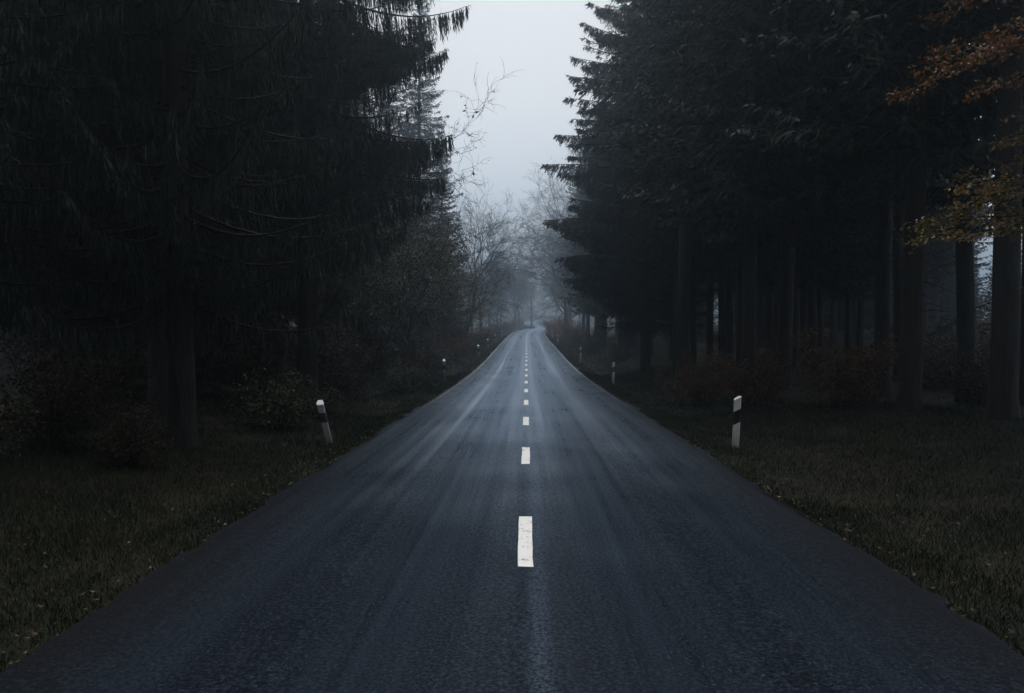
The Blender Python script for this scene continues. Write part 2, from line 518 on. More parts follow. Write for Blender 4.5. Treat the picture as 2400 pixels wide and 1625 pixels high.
# ------------------------------------------------------------------ delineator posts
def outline(side_flip):
    # rounded wedge: flat face to the traffic, rounded back
    return [(-.06, -.045), (-.045, -.058), (.045, -.058), (.06, -.045), (.058, .0), (.035, .055), (-.035, .055), (-.058, .0)]
def prism(mb, z_lo, z_hi, grow=0.0, m=0, tilt=0.0):
    """z_lo and z_hi are functions of x, so cuts may slant"""
    o = outline(0); n = len(o)
    o = [(x * (1 + grow), y * (1 + grow)) for x, y in o]
    v = [(x, y, z_lo(x)) for x, y in o] + [(x, y, z_hi(x) + tilt * (y + .058)) for x, y in o]
    q = [(i, (i + 1) % n, n + (i + 1) % n, n + i) for i in range(n)]
    v += [(0, 0, z_lo(0)), (0, 0, z_hi(0) + tilt * .058)]
    t = [((i + 1) % n, i, 2 * n) for i in range(n)] + [(n + i, n + (i + 1) % n, 2 * n + 1) for i in range(n)]
    mb.add(v, q, t, m)
def make_post(name, right, body_mat, h=.92, refl='reflector'):
    root = empty(name)
    sl = .55 if right else -.22          # the band and the top slope down towards the road
    b = MB(); prism(b, lambda x: -.25, lambda x: h - .43 + sl * x)
    b.build('body', body_mat, root)
    b = MB(); prism(b, lambda x: h - .43 + sl * x, lambda x: h - .20 + sl * x, .03)
    band = b.build('black_band', M['post_black'], root)
    b = MB(); prism(b, lambda x: h - .20 + sl * x, lambda x: h - .02 + sl * x)
    b.build('upper_body', body_mat, root)
    b = MB(); prism(b, lambda x: h - .02 + sl * x, lambda x: h + .006 + sl * x, .05, 0, .1 if right else .85)
    b.build('cap', M['post_cap'], root)
    if right:
        b = MB()
        v = [(-.016, -.0625, h - .39), (.016, -.0625, h - .39), (.016, -.0625, h - .24), (-.016, -.0625, h - .24),
             (-.016, -.055, h - .39), (.016, -.055, h - .39), (.016, -.055, h - .24), (-.016, -.055, h - .24)]
        b.add(v, [(0, 1, 2, 3), (0, 4, 5, 1), (1, 5, 6, 2), (2, 6, 7, 3), (3, 7, 4, 0)])
        b.build('reflector', M[refl], band)
    else:
        for zc in (h - .255, h - .375):
            b = MB()
            th = np.arange(12) * np.pi / 6
            v = [(.024 * math.cos(t), -.0625, zc + .024 * math.sin(t)) for t in th] + [(.024 * math.cos(t), -.055, zc + .024 * math.sin(t)) for t in th] + [(0, -.064, zc)]
            b.add(v, [(i, i + 12, (i + 1) % 12 + 12, (i + 1) % 12) for i in range(12)], [(i, (i + 1) % 12, 24) for i in range(12)])
            b.build('reflector', M['reflector_dark'], band)
    return root
PG = 'delineator posts along the road verges'
right_labels = {
    0: 'clean white post with slanted black band in the right verge, largest of all the posts',
    1: 'white post on the right verge before the spruce trunks, second from the viewer',
    2: 'white post on the right verge below the big low-boughed spruce, third from the viewer',
    3: 'small white post on the right verge, fourth from the viewer',
    4: 'tiny hazy post on the right verge, fifth from the viewer, just before the crest',
    5: 'faint tiny post on the right verge at the crest, sixth from the viewer'}
left_labels = {
    0: 'grimy grey post tilted sideways with bright cap and two round reflectors',
    1: 'upright post with white cap on the left verge, second from the viewer, under dark bushes',
    2: 'slim post on the left verge, third from the viewer',
    3: 'small post on the left verge, fourth from the viewer, before the bare roadside trees',
    4: 'tiny dim post on the left verge, fifth from the viewer, near the hazy trees',
    5: 'faint tiny post on the left verge, sixth and last before the crest'}
rp0 = make_post('delineator_post', True, M['post_white'], refl='post_black')
rp = make_post('delineator_post', True, M['post_white'])
lp = make_post('delineator_post', False, M['post_grey'])
for i, (y, x, h) in enumerate([(14.2, 3.71, .95), (34, 3.7, .86), (54.5, 3.7, .86), (94.6, 3.72, .92), (116, 3.75, .92), (136, 4.1, .92)]):
    o = rp0 if i == 0 else (rp if i == 1 else copy_tree(rp))
    base = [1.75 - 260 / 1867 * 14.2, 1.75 - 100 / 1867 * 34, 1.75 - 46 / 1867 * 54.5, None, None, None][i]
    z = base if base is not None else float(ground_z(x, y)) + .05
    o.location = (x, y, z); o.scale = (1, 1, h / .93)
    o.rotation_euler = (0, R([2.6, 1.2, 1.5, .5, -1, 1][i]), R(-3))
    tag(o, right_labels[i], 'delineator post', PG)
for i, (y, x, h) in enumerate([(14.6, -3.62, .72), (36, -3.70, .80), (62, -3.7, .92), (77, -3.68, .88), (96, -3.7, .88), (118, -3.6, .9)]):
    o = lp if i == 0 else copy_tree(lp)
    base = [1.75 - 241 / 1867 * 14.6, 1.75 - 91 / 1867 * 36, 1.75 - 42 / 1867 * 62, None, None, None][i]
    z = base if base is not None else float(ground_z(x, y)) + .05
    o.location = (x, y, z); o.scale = (1, 1, h / .93)
    o.rotation_euler = (0, R([-13, -1.5, -3, -4, -3, -2][i]), R(4))
    tag(o, left_labels[i], 'delineator post', PG)

# ------------------------------------------------------------------ conifers
UP = np.array([0, 0, 1.])
def needle_spray(c, C, L, style, rg, dens, width, tri_step, nm, hang=None, fine=1.0):
    """one bough: a woody axis C(s), side twigs along it and short needle-clad twiglets on every side twig"""
    sg = np.linspace(0, 1, 9)
    c.tube(C(sg), np.linspace(.009 * L + .007, .004, 9), 4, 0)
    n1 = max(3, int(L / .135 * dens))
    s = np.sort(rg.uniform(.08, 1.0, n1)) ** .9
    p = C(s)
    tg = unit(C(s + .02) - C(s - .02))
    ln_h = unit(np.cross(tg, UP))
    for sd in (-1, 1):
        if style == 'flat':
            lo = (-1.0, .05) if hang is None else (-1.8, -.35)
            d2 = unit(tg * rg.uniform(.35, .95, (n1, 1)) + ln_h * sd * rg.uniform(.15, 1, (n1, 1)) + UP * rg.uniform(*lo, (n1, 1)))
            l2 = np.clip((.34 * L * (1 - s) if hang is None else hang * (L * (1 - s)) ** .75) + .15, .14, 1.2) * rg.uniform(.30, 1.2, n1)
        else:
            d2 = unit(tg * rg.uniform(.02, .20, (n1, 1)) + ln_h * sd * rg.uniform(.03, .40, (n1, 1)) - UP)
            l2 = (.14 + (.75 * min(1, L / 2.6) if hang is None else hang) * np.clip(1.04 - s, 0, 1) ** .7) * rg.uniform(.35, 1.15, n1)
        tip = p + d2 * l2[:, None]
        side = unit(np.cross(d2, unit(rg.normal(0, 1, (n1, 3)))))
        c.strips(p, tip, width * .8, side, nm)
        n3 = max(2, int(np.mean(l2) / tri_step))
        for q in range(n3):
            uu = (q + rg.uniform(.1, .9, n1)) / n3
            pp = p + d2 * (l2 * uu)[:, None]
            if style == 'flat':
                perp = unit(np.cross(d2, UP + 1e-3))
                d3 = unit(d2 * .8 + perp * rg.choice([-1, 1], n1)[:, None] * rg.uniform(.2, .9, (n1, 1)) + UP * rg.uniform(-.9, .08, (n1, 1)))
                l3 = rg.uniform(.10, .24, n1) * (1.15 - .5 * uu)
            else:
                d3 = unit(d2 * .9 + rg.normal(0, .20, (n1, 3)) - UP * .4)
                l3 = rg.uniform(.10, .26, n1)
            side = unit(np.cross(d3, unit(rg.normal(0, 1, (n1, 3)))))
            c.strips(pp, pp + d3 * l3[:, None], width * rg.uniform(.6, 1.05, n1), side, nm)
    tipd = unit(C(np.array([1.02])) - C(np.array([.96])))[0]
    nt = 9
    bp = np.repeat(C(np.array([1.0])), nt, 0) - tipd * rg.uniform(0, .35, (nt, 1))
    if style == 'flat':
        dd = unit(tipd + rg.normal(0, .28, (nt, 3))); ll = rg.uniform(.1, .26, nt)
    else:
        dd = unit(tipd * .7 + rg.normal(0, .3, (nt, 3)) - UP * rg.uniform(0, 1.1, (nt, 1))); ll = rg.uniform(.08, .24, nt)
    c.strips(bp, bp + dd * ll[:, None], width * .75, unit(np.cross(dd, unit(rg.normal(0, 1, (nt, 3))))), nm)

def make_spruce(name, seed, H, z0, Rad, style, whorl=.42, per=6, dens=1.0, r0=.24, stubs=True, tri_step=.085, width=.02, taper=.72, boughs=(), gap=None):
    """style 'flat': layered boughs with pointed ends; 'drape': boughs hung with curtains of twigs.
    boughs: extra large boughs given as (foot, middle, tip, twig length); gap: heights with short boughs only"""
    rg = np.random.default_rng(seed)
    root = empty(name)
    t = MB()
    zz = np.concatenate([[-.6, 0, .15, .5], np.arange(1.2, H, .9), [H]])
    rad = r0 * np.clip(1 - zz / H, 0.0, 1) ** .85 + .01
    rad[:3] *= [1.5, 1.35, 1.18]
    wob = np.cumsum(rg.normal(0, .012, (len(zz), 2)), 0)
    pts = np.stack([wob[:, 0], wob[:, 1], zz], -1)
    t.tube(pts, rad, 12)
    if stubs:
        for z in np.arange(1.4, z0 + 1.5, .22):
            az = rg.uniform(0, 6.28); L = rg.uniform(.2, 1.0)
            d = np.array([math.cos(az), math.sin(az), rg.uniform(-.5, .05)])
            r_ = r0 * (1 - z / H)
            p0 = np.array([0, 0, z]) + d * r_ * .6
            t.tube([p0, p0 + d * L * .5, p0 + d * L + UP * -.08 * L], [.014, .009, .003], 4)
    t.build('trunk', M['bark'], root, True)
    c = MB()
    nm = 1
    z = z0
    while z < H - .3:
        f = (z - z0) / (H - z0)
        prof = (1 - f) ** taper * (1.0 if f > .08 else .72 + 3.5 * f)
        k = max(3, int(round(per * rg.uniform(.8, 1.2))))
        a0 = rg.uniform(0, 6.28)
        for b in range(k):
            az = a0 + b * 2 * np.pi / k + rg.normal(0, .18)
            L = max(.35, Rad * prof * rg.uniform(.62, 1.12))
            if gap and gap[0] < z < gap[1]: L *= gap[2]
            zb = z + rg.uniform(-.2, .2)
            h = np.array([math.cos(az), math.sin(az), 0])
            if style == 'flat':
                a1 = np.interp(f, [0, .5, 1], [-.26, -.05, .50]) + rg.normal(0, .07); a2 = np.interp(f, [0, 1], [.22, .12])
            else:
                a1 = np.interp(f, [0, .5, 1], [-.62, -.40, .4]) + rg.normal(0, .08); a2 = np.interp(f, [0, 1], [.62, .2])
            def C(s): return np.array([0, 0, zb]) + h * (L * s)[:, None] + UP * (L * (a1 * s + a2 * s * s))[:, None]
            needle_spray(c, C, L, style, rg, dens, width, tri_step, nm)
        z += whorl * rg.uniform(.75, 1.2)
    for P0, P1, P2, hg in boughs:
        P0, P1, P2 = (np.array(q, float) for q in (P0, P1, P2))
        L = np.linalg.norm(P2 - P0)
        def C(s):
            s = s[:, None]
            return P0 * (1 - s) ** 2 + P1 * 2 * s * (1 - s) + P2 * s * s
        needle_spray(c, C, L, style, rg, dens * (1.9 if style == 'flat' else 2.1), width * (1.15 if style == 'flat' else 1.1), tri_step, nm, hg)
    c.build('crown', [M['twig'], M['needle'] if style == 'flat' else M['needle_drape']], root)
    return root

used = set()
def place(proto, x, y, rz=0.0, s=1.0, label=None, cat='spruce', group=None, sink=.1):
    if proto.name not in used:
        used.add(proto.name); o = proto
    else:
        o = copy_tree(proto)
    o.location = (x, y, float(ground_z(x, y)) - sink)
    tl = 0 if proto.name in ('spruce_tree', 'spruce_tree.001', 'beech_tree') else (.022 if cat == 'spruce' else .05)
    o.rotation_euler = (math.sin(x * 7.3 + y * 3.1) * tl, math.cos(x * 5.7 - y * 4.3) * tl, rz); o.scale = (s, s, s)
    for k in ('label', 'category', 'group'):
        if k in o: del o[k]
    tag(o, label, cat, group)
    return o

# big boughs towards the road, seen against the sky: (reach over the road, height of the tip)
rgb = np.random.default_rng(4)
g_a = float(ground_z(5.7, 38)) - .1
ba = []
for tx, tz in [(3.0, 17.9), (2.6, 16.7), (2.14, 15.3), (1.88, 14.4), (1.82, 13.2), (2.18, 12.3), (1.40, 11.4), (.80, 10.05), (2.05, 8.1), (.86, 7.4), (1.45, 5.6), (1.9, 4.6), (2.4, 9.2), (2.3, 6.6)]:
    dx = tx - 5.7; zt = tz - g_a
    rise = np.interp(tz, [4, 9, 14, 18], [-.25, .1, .55, 1.0])
    dy = rgb.uniform(-.5, .3)
    ba.append(((0, 0, zt - rise - .1), (dx * .55, dy * .6, zt - rise * .45 + np.interp(tz, [4, 12, 18], [.30, .15, -.25])), (dx, dy, zt), .42 if tz > 12 else .58))
    ba.append(((0, .3, zt - rise - .5), (dx * .5, dy * .6 + .25, zt - rise * .45 - .2), (dx * .84, dy + .3, zt - .34), .42 if tz > 12 else .55))
    if tz < 9.5:
        for q, dz, ddy in ((.90, -.22, -.35), (.78, -.55, .1), (.66, -.75, -.2), (.80, .18, .4)):
            ba.append(((0, 0, zt - rise - .2 + dz), (dx * q * .5, ddy, zt - rise * .45 + .1 + dz), (dx * q, ddy, zt + dz), .6))
    # neighbours of the same whorl, a little shorter and turned away
    for k in (-1, 1):
        q = rgb.uniform(.62, .82); ddy = k * rgb.uniform(1.0, 1.8); dz = rgb.uniform(-.3, .25)
        ba.append(((0, 0, zt - rise - .1 + dz), (dx * q * .55, ddy * .6, zt - rise * .45 + .12 + dz), (dx * q, ddy, zt + dz), .40))
spr_bough = make_spruce('spruce_tree', 21, 29, 2.7, 4.0, 'flat', .48, 9, 1.45, .26, False, .075, .015, .60, ba)
g_b = float(ground_z(-6.1, 22)) - .1
bb = []
def drape(tx, tz, mx, mz, rz_, hg, dy=0.0):
    bb.append(((0, 0, rz_ - g_b), (mx + 6.1, dy * .5, mz - g_b), (tx + 6.1, dy, tz - g_b), hg))
drape(-1.54, 10.98, -3.6, 10.1, 11.7, 1.35); drape(-2.64, 11.3, -3.9, 10.9, 12.0, 1.2, -.8); drape(-2.3, 11.9, -3.9, 11.3, 12.7, 1.3, .5)
drape(-2.55, 9.97, -3.5, 9.4, 10.6, 1.2, -.3); drape(-2.17, 9.80, -3.3, 8.9, 10.3, 1.0); drape(-2.9, 10.5, -4.0, 10.0, 11.0, 1.5, .6); drape(-3.0, 9.6, -4.1, 9.3, 10.2, 1.3, -.9); drape(-3.1, 10.2, -4.2, 9.6, 10.8, 1.5, 1.0)
drape(-3.2, 9.9, -4.4, 9.6, 10.5, 1.4, -1.2); drape(-3.5, 9.5, -4.5, 9.2, 10.0, 1.2, .4)
drape(-2.05, 7.42, -3.4, 6.85, 8.5, 1.35); drape(-2.4, 7.3, -3.7, 6.9, 8.2, 1.4, .6); drape(-2.7, 7.1, -3.9, 6.9, 8.0, 1.4, -.7); drape(-2.9, 7.0, -4.0, 6.8, 7.8, 1.3, 1.1)
drape(-2.25, 6.22, -3.3, 6.0, 7.0, .9); drape(-2.7, 6.0, -3.8, 5.9, 6.8, 1.1, -.8); drape(-2.8, 5.7, -4.0, 5.6, 6.4, 1.0, .7)
for q_ in range(9):
    drape(-3.0 - .12 * q_, 8.9 + .22 * q_, -4.3, 8.8 + .22 * q_, 9.9 + .22 * q_, 1.1, -1.4 + .36 * q_)
drape(-1.9, 13.2, -3.7, 12.5, 14.2, 1.3, .3); drape(-2.2, 14.6, -3.9, 14.0, 15.6, 1.3, -.4)
spr_drape = make_spruce('spruce_tree', 31, 28, 4.6, 3.5, 'drape', .55, 8, 1.9, .30, True, .075, .011, .55, bb, (6.6, 8.0, .40))
spr_bough_b = make_spruce('spruce_tree', 22, 24, 3.6, 4.6, 'flat', .50, 7, .95, .25, True, .10, .034)
spr_high = make_spruce('spruce_tree', 23, 27, 7.2, 4.0, 'flat', .50, 7, 1.0, .23, True, .12, .034)
spr_high_b = make_spruce('spruce_tree', 24, 26, 5.2, 4.2, 'flat', .50, 7, 1.0, .21, True, .12, .034)
spr_drape_b = make_spruce('spruce_tree', 32, 26, 3.4, 4.6, 'drape', .60, 8, 2.1, .28, True, .085, .014)
spr_low = make_spruce('spruce_tree', 25, 19, .7, 3.6, 'flat', .60, 7, .75, .2, False, .13, .06)
spr_slim = make_spruce('spruce_tree', 41, 26, 1.5, 3.9, 'flat', .42, 9, 1.7, .22, False, .12, .02, .8)

# the big spruce whose boughs stand against the sky
place(spr_bough, 5.7, 38, R(0), 1.0, 'tall spruce right of the road whose pointed low boughs stand out black against the sky')
place(spr_bough_b, 7.0, 47, R(80), 1.0, 'spruce close behind the big low-boughed spruce right of the road')
# trunks at the right forest edge, nearest first; each has its own label
edge = [
    (spr_high, 8.6, 14.6, 1.0, 'broad dark trunk at the far right edge of the picture beneath autumn beech boughs'),
    (spr_high_b, 7.9, 16.6, 1.05, 'thick spruce trunk just right of the larger orange shrub in the forest edge'),
    (spr_high, 9.3, 21, .92, 'spruce trunk rising directly behind the larger orange shrub'),
    (spr_high_b, 6.1, 22, .95, 'spruce trunk standing in the brown shrub behind the foremost white post'),
    (spr_high, 7.75, 24, .98, 'straight trunk between the brown shrub and the larger orange shrub'),
    (spr_high, 5.75, 29, 1.12, 'stout spruce trunk at forest edge left of the brown shrub'),
    (spr_high_b, 6.3, 33.5, 1.0, 'slimmer spruce trunk just left of the stout trunk by the verge'),
    (spr_high, 10.4, 19, .9, 'spruce trunk at the right, left neighbour of the broad edge trunk'),
    (spr_high_b, 10.6, 17, .85, 'outermost spruce trunk against the bluish gap at the right margin'),
]
for i, (p, x, y, s, lab) in enumerate(edge):
    place(p, x, y, R(47 * i), s, lab)
# deeper rows on the right
rg = random.Random(9)
taken = [(5.7, 38), (7.0, 47)] + [(e[1], e[2]) for e in edge]
def free(x, y, d): return all((x - a) ** 2 + (y - b) ** 2 > d * d for a, b in taken)
cnt = 0
while cnt < 74:
    y = rg.uniform(20, 110); x = rg.uniform(8.5, 12 + y * .62)
    if y > 60: x = rg.uniform(7.5, 34)
    if x / y > .64 or not free(x, y, 2.9): continue
    # leave the clearing seen at the right margin
    if abs(x - .597 * y) < 3.4 and y > 18: continue
    taken.append((x, y)); cnt += 1
    place(rg.choice([spr_high, spr_high_b, spr_high]), x, y, rg.uniform(0, 6.28), rg.uniform(.82, 1.1),
          'dark bare-stemmed spruce deep inside the forest right of the road', 'spruce', 'spruces inside the right forest')
cnt = 0
while cnt < 18:
    y = rg.uniform(24, 50); x = rg.uniform(8.4, 24)
    if x / y > .60 or not free(x, y, 2.0) or abs(x - .597 * y) < 3.0: continue
    taken.append((x, y)); cnt += 1
    place(rg.choice([spr_high, spr_high_b]), x, y, rg.uniform(0, 6.28), rg.uniform(.68, .8),
          'dark bare-stemmed spruce deep inside the forest right of the road', 'spruce', 'spruces inside the right forest')
for x, y, s in [(7.2, 57, 1.0), (7.8, 66, .95), (7.4, 76, 1.0), (8.0, 87, .95), (8.6, 98, 1.0)]:
    taken.append((x, y))
    place(spr_bough_b, x, y, rg.uniform(0, 6.28), s, 'spruce in the row along the right verge behind the big low-boughed spruce', 'spruce', 'spruces along the right verge')

cnt = 0
while cnt < 46:
    y = rg.uniform(62, 125); x = rg.uniform(13, 92)
    if x / y > .68 or not free(x, y, 3.6): continue
    if abs(x - .597 * y) < 5.0: continue
    taken.append((x, y)); cnt += 1
    place(spr_low, x, y, rg.uniform(0, 6.28), rg.uniform(.9, 1.25),
          'dim low-branched spruce closing the back of the forest right of the road', 'spruce', 'back row spruces right')

for i, (x, y, s_) in enumerate([(36, 60, .42), (40, 66.5, .48), (39, 71, .46), (44, 74, .5), (46.5, 79, .5), (33, 56, .4), (27.5, 47, .34), (30.5, 50, .36)]):
    place(spr_low, x, y, R(50 * i), s_, 'young low spruce closing the foot of the bluish clearing at the right margin', 'spruce', 'young spruces in the right clearing')

# left forest
place(spr_drape, -6.1, 22, 0, 1.0, 'tall spruce left of the road with drooping boughs hung with curtains of twigs')
left = [
    (spr_drape_b, -5.75, 13.2, .82, 'dark spruce trunk near the leaning post, closest spruce on the left'),
    (spr_drape, -7.9, 17.2, .95, 'dark draped spruce between the nearest left trunk and the tall draped spruce'),
    (spr_drape_b, -9.2, 28.5, 1.0, 'draped spruce right behind the tall spruce with curtains of twigs, left of the road'),
    (spr_drape_b, -8.8, 10.5, .9, 'black spruce at the left margin behind the brown bushes'),
]
for i, (p, x, y, s, lab) in enumerate(left):
    taken.append((x, y)); place(p, x, y, R(63 * i + 110), s, lab)
place(spr_slim, -8.5, 62, R(15), 1.15, 'hazy tall conifer with feathery outline against the sky left of the road')
place(spr_slim, -11.0, 66, R(80), 1.1, 'second hazy conifer, behind the draped boughs left of the road')
place(spr_slim, -6.7, 64, R(200), .72, 'short feathery conifer at the right foot of the hazy tall conifer, left of the road')
cnt = 0
taken.append((-6.1, 22))
while cnt < 58:
    y = rg.uniform(12, 100); x = -rg.uniform(8.6, 12 + y * .66)
    if y > 46: x = -rg.uniform(11.5, 42)
    if -x / y > .72 or not free(x, y, 3.1): continue
    taken.append((x, y)); cnt += 1
    place(rg.choice([spr_drape_b, spr_bough_b]), x, y, rg.uniform(0, 6.28), rg.uniform(.85, 1.1),
          'black spruce added beside or behind the viewer to shade the near road', 'spruce', 'spruces inside the left forest')

cnt = 0
while cnt < 60:
    y = rg.uniform(26, 115); x = -rg.uniform(13, 85)
    if -x / y > .74 or not free(x, y, 3.0): continue
    taken.append((x, y)); cnt += 1
    place(spr_low, x, y, rg.uniform(0, 6.28), rg.uniform(.8, 1.2),
          'black low-branched spruce closing the back of the forest left of the road', 'spruce', 'back row spruces left')

# spruces added beside and behind the viewer, continuing the forest, to shade road and mist
for sd in (-1, 1):
    cnt = 0
    while cnt < 34:
        y = rg.uniform(-55, 11 if sd < 0 else -4); x = sd * (8.0 + 26 * rg.random() ** 1.3)
        if abs(x) / max(y, .1) < .9 and y > 0: continue
        if not free(x, y, 3.2): continue
        taken.append((x, y)); cnt += 1
        if sd < 0:
            place(rg.choice([spr_drape_b, spr_bough_b]), x, y, rg.uniform(0, 6.28), rg.uniform(.9, 1.1), 'black spruce added beside or behind the viewer to shade the near road', 'spruce', 'spruces inside the left forest')
        else:
            place(rg.choice([spr_high_b, spr_bough_b]), x, y, rg.uniform(0, 6.28), rg.uniform(.9, 1.1), 'dark unseen spruce added on the right behind the viewer to shade the near road', 'spruce', 'spruces beside the viewer')

# ------------------------------------------------------------------ deciduous trees and shrubs
def make_broadleaf(name, seed, H, r0, fork=.3, spread=.8, levels=5, kids=3, lean=(0, 0), leaf=None, n_leaf=0, leaf_len=.08, flat=0.0, wig=.12, thin=.0045, up=.25, low=0.0, leaf_share=1.0, twig_mat='twig'):
    rg = np.random.default_rng(seed)
    root = empty(name)
    wood, tw, lf = MB(), MB(), MB()
    tips = []
    def limb(p, d, L, r, lev):
        n = 6 if lev < 2 else 4
        pts = [p]; dd = d.copy()
        for i in range(n):
            dd = unit(dd + rg.normal(0, wig, 3) + UP * (up * .12 if lev < 3 else -.02))
            if flat: dd[2] *= 1 - flat * .25; dd = unit(dd)
            pts.append(pts[-1] + dd * L / n)
        pts = np.array(pts)
        r1 = max(thin * .5, r * (.55 if lev else .5))
        rad = np.linspace(r, r1, n + 1)
        (wood if lev < 2 else tw).tube(pts, rad, 10 if lev == 0 else (6 if lev == 1 else (4 if lev == 2 else 3)))
        if lev >= levels - 2: tips.append((pts, lev))
        if lev >= levels: return
        m = int(kids + rg.integers(0, 3) + (3 if lev == 0 else 0))
        for i in range(m):
            s = rg.uniform(fork if lev == 0 else .22, 1.0) if i else 1.0
            q = s * n; a = int(min(q, n - 1)); pp = pts[a] + (pts[a + 1] - pts[a]) * (q - a)
            td = unit(pts[a + 1] - pts[a])
            rn = unit(np.cross(td, rg.normal(0, 1, 3)))
            if flat: rn[2] *= 1 - flat; rn = unit(rn)
            ang = spread * rg.uniform(.55, 1.25) * (.35 if i == 0 else 1)
            nd = unit(td * math.cos(ang) + rn * math.sin(ang))
            rl = rad[a] * rg.uniform(.42, .68)
            if i == 0: rl = r1 * .95
            limb(pp, nd, L * rg.uniform(.45, .75) * (1.0 if lev else .85), max(thin, rl), lev + 1)
    d0 = unit(np.array([lean[0], lean[1], 1.0]))
    limb(np.array([0, 0, -.2]), d0, H * .55, r0, 0)
    wood.build('trunk', M['bark_beech'], root, True)
    if tw.n: tw.build('branches', M[twig_mat], root)
    if leaf is not None and n_leaf:
        P, A, S = [], [], []
        k = max(1, int(n_leaf / len(tips)))
        for pts, lev in tips:
            if rg.uniform() > leaf_share: continue
            for _ in range(k):
                q = rg.uniform(.15, 1) * (len(pts) - 1); a = int(min(q, len(pts) - 2))
                pp = pts[a] + (pts[a + 1] - pts[a]) * (q - a)
                td = unit(pts[a + 1] - pts[a])
                ax = unit(td * .6 + rg.normal(0, .5, 3) + UP * rg.uniform(-.6, .1))
                P.append(pp + rg.normal(0, .02, 3)); A.append(ax)
                S.append(unit(np.cross(ax, UP + rg.normal(0, .35, 3))))
        P, A, S = np.array(P), np.array(A), np.array(S)
        ll = leaf_len * rg.uniform(.6, 1.25, len(P))
        lf.leaves(P, A, S, ll, ll * .62)
        lf.build('foliage', leaf, root)
    return root

def make_shrub(name, seed, H, W, stems, leaf, n_leaf, leaf_len=.07, flat=.3):
    rg = np.random.default_rng(seed)
    root = empty(name)
    tw, lf = MB(), MB()
    tips = []
    for i in range(stems):
        az = rg.uniform(0, 6.28); ln = rg.uniform(.15, .75)
        d = unit(np.array([math.cos(az) * ln, math.sin(az) * ln, 1]))
        p = np.array([rg.normal(0, .12 * W), rg.normal(0, .12 * W), -.1])
        n = 8; pts = [p]; L = H * rg.uniform(.6, 1.08)
        for k in range(n):
            d = unit(d + rg.normal(0, .10, 3) + np.array([math.cos(az), math.sin(az), 0]) * .05)
            pts.append(pts[-1] + d * L / n)
        pts = np.array(pts)
        tw.tube(pts, np.linspace(.012, .004, n + 1), 4)
        for k in range(2, n + 1):
            for _ in range(4):
                rn = unit(rg.normal(0, 1, 3)); rn[2] *= 1 - flat
                dd = unit(unit(pts[k] - pts[k - 1]) * .4 + unit(rn))
                L2 = W * rg.uniform(.15, .42) * (1.15 - .6 * k / n)
                q = np.array([pts[k], pts[k] + dd * L2 * .5 + UP * .02, pts[k] + dd * L2 - UP * .04 * L2])
                tw.tube(q, [.005, .0035, .002], 3)
                tips.append(q)
    tw.build('stems', M['twig'], root)
    k = max(1, n_leaf // len(tips))
    T = np.repeat(np.array(tips), k, 0)
    s = rg.uniform(.15, 1, (len(T), 1)); 
    P = np.where(s < .5, T[:, 0] + (T[:, 1] - T[:, 0]) * s * 2, T[:, 1] + (T[:, 2] - T[:, 1]) * (s * 2 - 1)) + rg.normal(0, .025, (len(T), 3))
    td = unit(T[:, 2] - T[:, 0])
    A = unit(td * .5 + rg.normal(0, .55, (len(T), 3)) - UP * rg.uniform(0, .6, (len(T), 1)))
    S = unit(np.cross(A, UP + rg.normal(0, .4, (len(T), 3))))
    ll = leaf_len * rg.uniform(.55, 1.25, len(T))
    lf.leaves(P, A, S, ll, ll * .62)
    lf.build('foliage', leaf, root)
    return root

bare_a = make_broadleaf('bare_tree', 51, 16, .18, .18, .70, 5, 4, (.16, 0), thin=.008)
bare_b = make_broadleaf('bare_tree', 52, 20, .26, .22, .75, 6, 3, (-.04, 0), thin=.0085, twig_mat='twig_pale')
bare_c = make_broadleaf('bare_tree', 53, 15, .18, .06, .95, 5, 4, (.06, 0), thin=.009, twig_mat='twig_pale')

# bare trees on the left beyond the conifer, leaning towards the road
place(bare_a, -6.1, 78, R(0), 1.0, 'bare leafless tree leaning over the road from the left, thin twigs against the sky', 'bare tree')
place(bare_c, -6.7, 88, R(25), .72, 'low spreading bare tree left of the road behind the leaning bare tree', 'bare tree')
far_left = [(bare_b, -9.0, 104, 10, .62), (bare_c, -7.4, 108, 30, .8), (bare_c, -7.2, 124, 70, .85), (bare_a, -8.0, 132, 20, .72), (bare_c, -6.8, 146, -20, .9), (bare_c, -6.0, 165, 0, 1.0), (bare_b, -13.5, 124, 140, .7), (bare_c, -6.0, 186, 15, 1.1)]
for p, x, y, a, s in far_left:
    place(p, x, y, R(a), s, 'hazy bare tree in the far row left of the road', 'bare tree', 'hazy bare trees left of the road')
# the tall hazy crown right of the gap, and the trees beyond the bend
place(bare_b, 8.3, 165, R(160), 1.95, 'tall pale hazy bare tree right of the road below the foggy sky gap', 'bare tree')
far_right = [(bare_c, 6.2, 126, 190, 1.3), (bare_b, 7.5, 140, 60, 1.15), (bare_a, 8.2, 155, 170, 1.1), (bare_b, 10.0, 172, 20, 1.1), (bare_c, 9.0, 96, 200, 1.2)]
for p, x, y, a, s in far_right:
    place(p, x, y, R(a), s, 'hazy bare tree in the far row right of the road', 'bare tree', 'hazy bare trees right of the road')
bend = [(-3.5, 215), (-1.5, 226), (1.2, 238), (3.0, 330), (-4.0, 240), (-7, 225), (12, 240), (15, 262), (10, 285), (-6, 275), (-9, 300), (8, 345), (14, 340), (20, 300), (-12, 260), (-2, 350)]
for i, (x, y) in enumerate(bend):
    place([bare_a, bare_b, bare_c][i % 3], x, y, R(53 * i), 1.0 + .1 * (i % 3), 'faint foggy bare tree beyond the bend at the end of the road', 'bare tree', 'foggy trees beyond the bend')

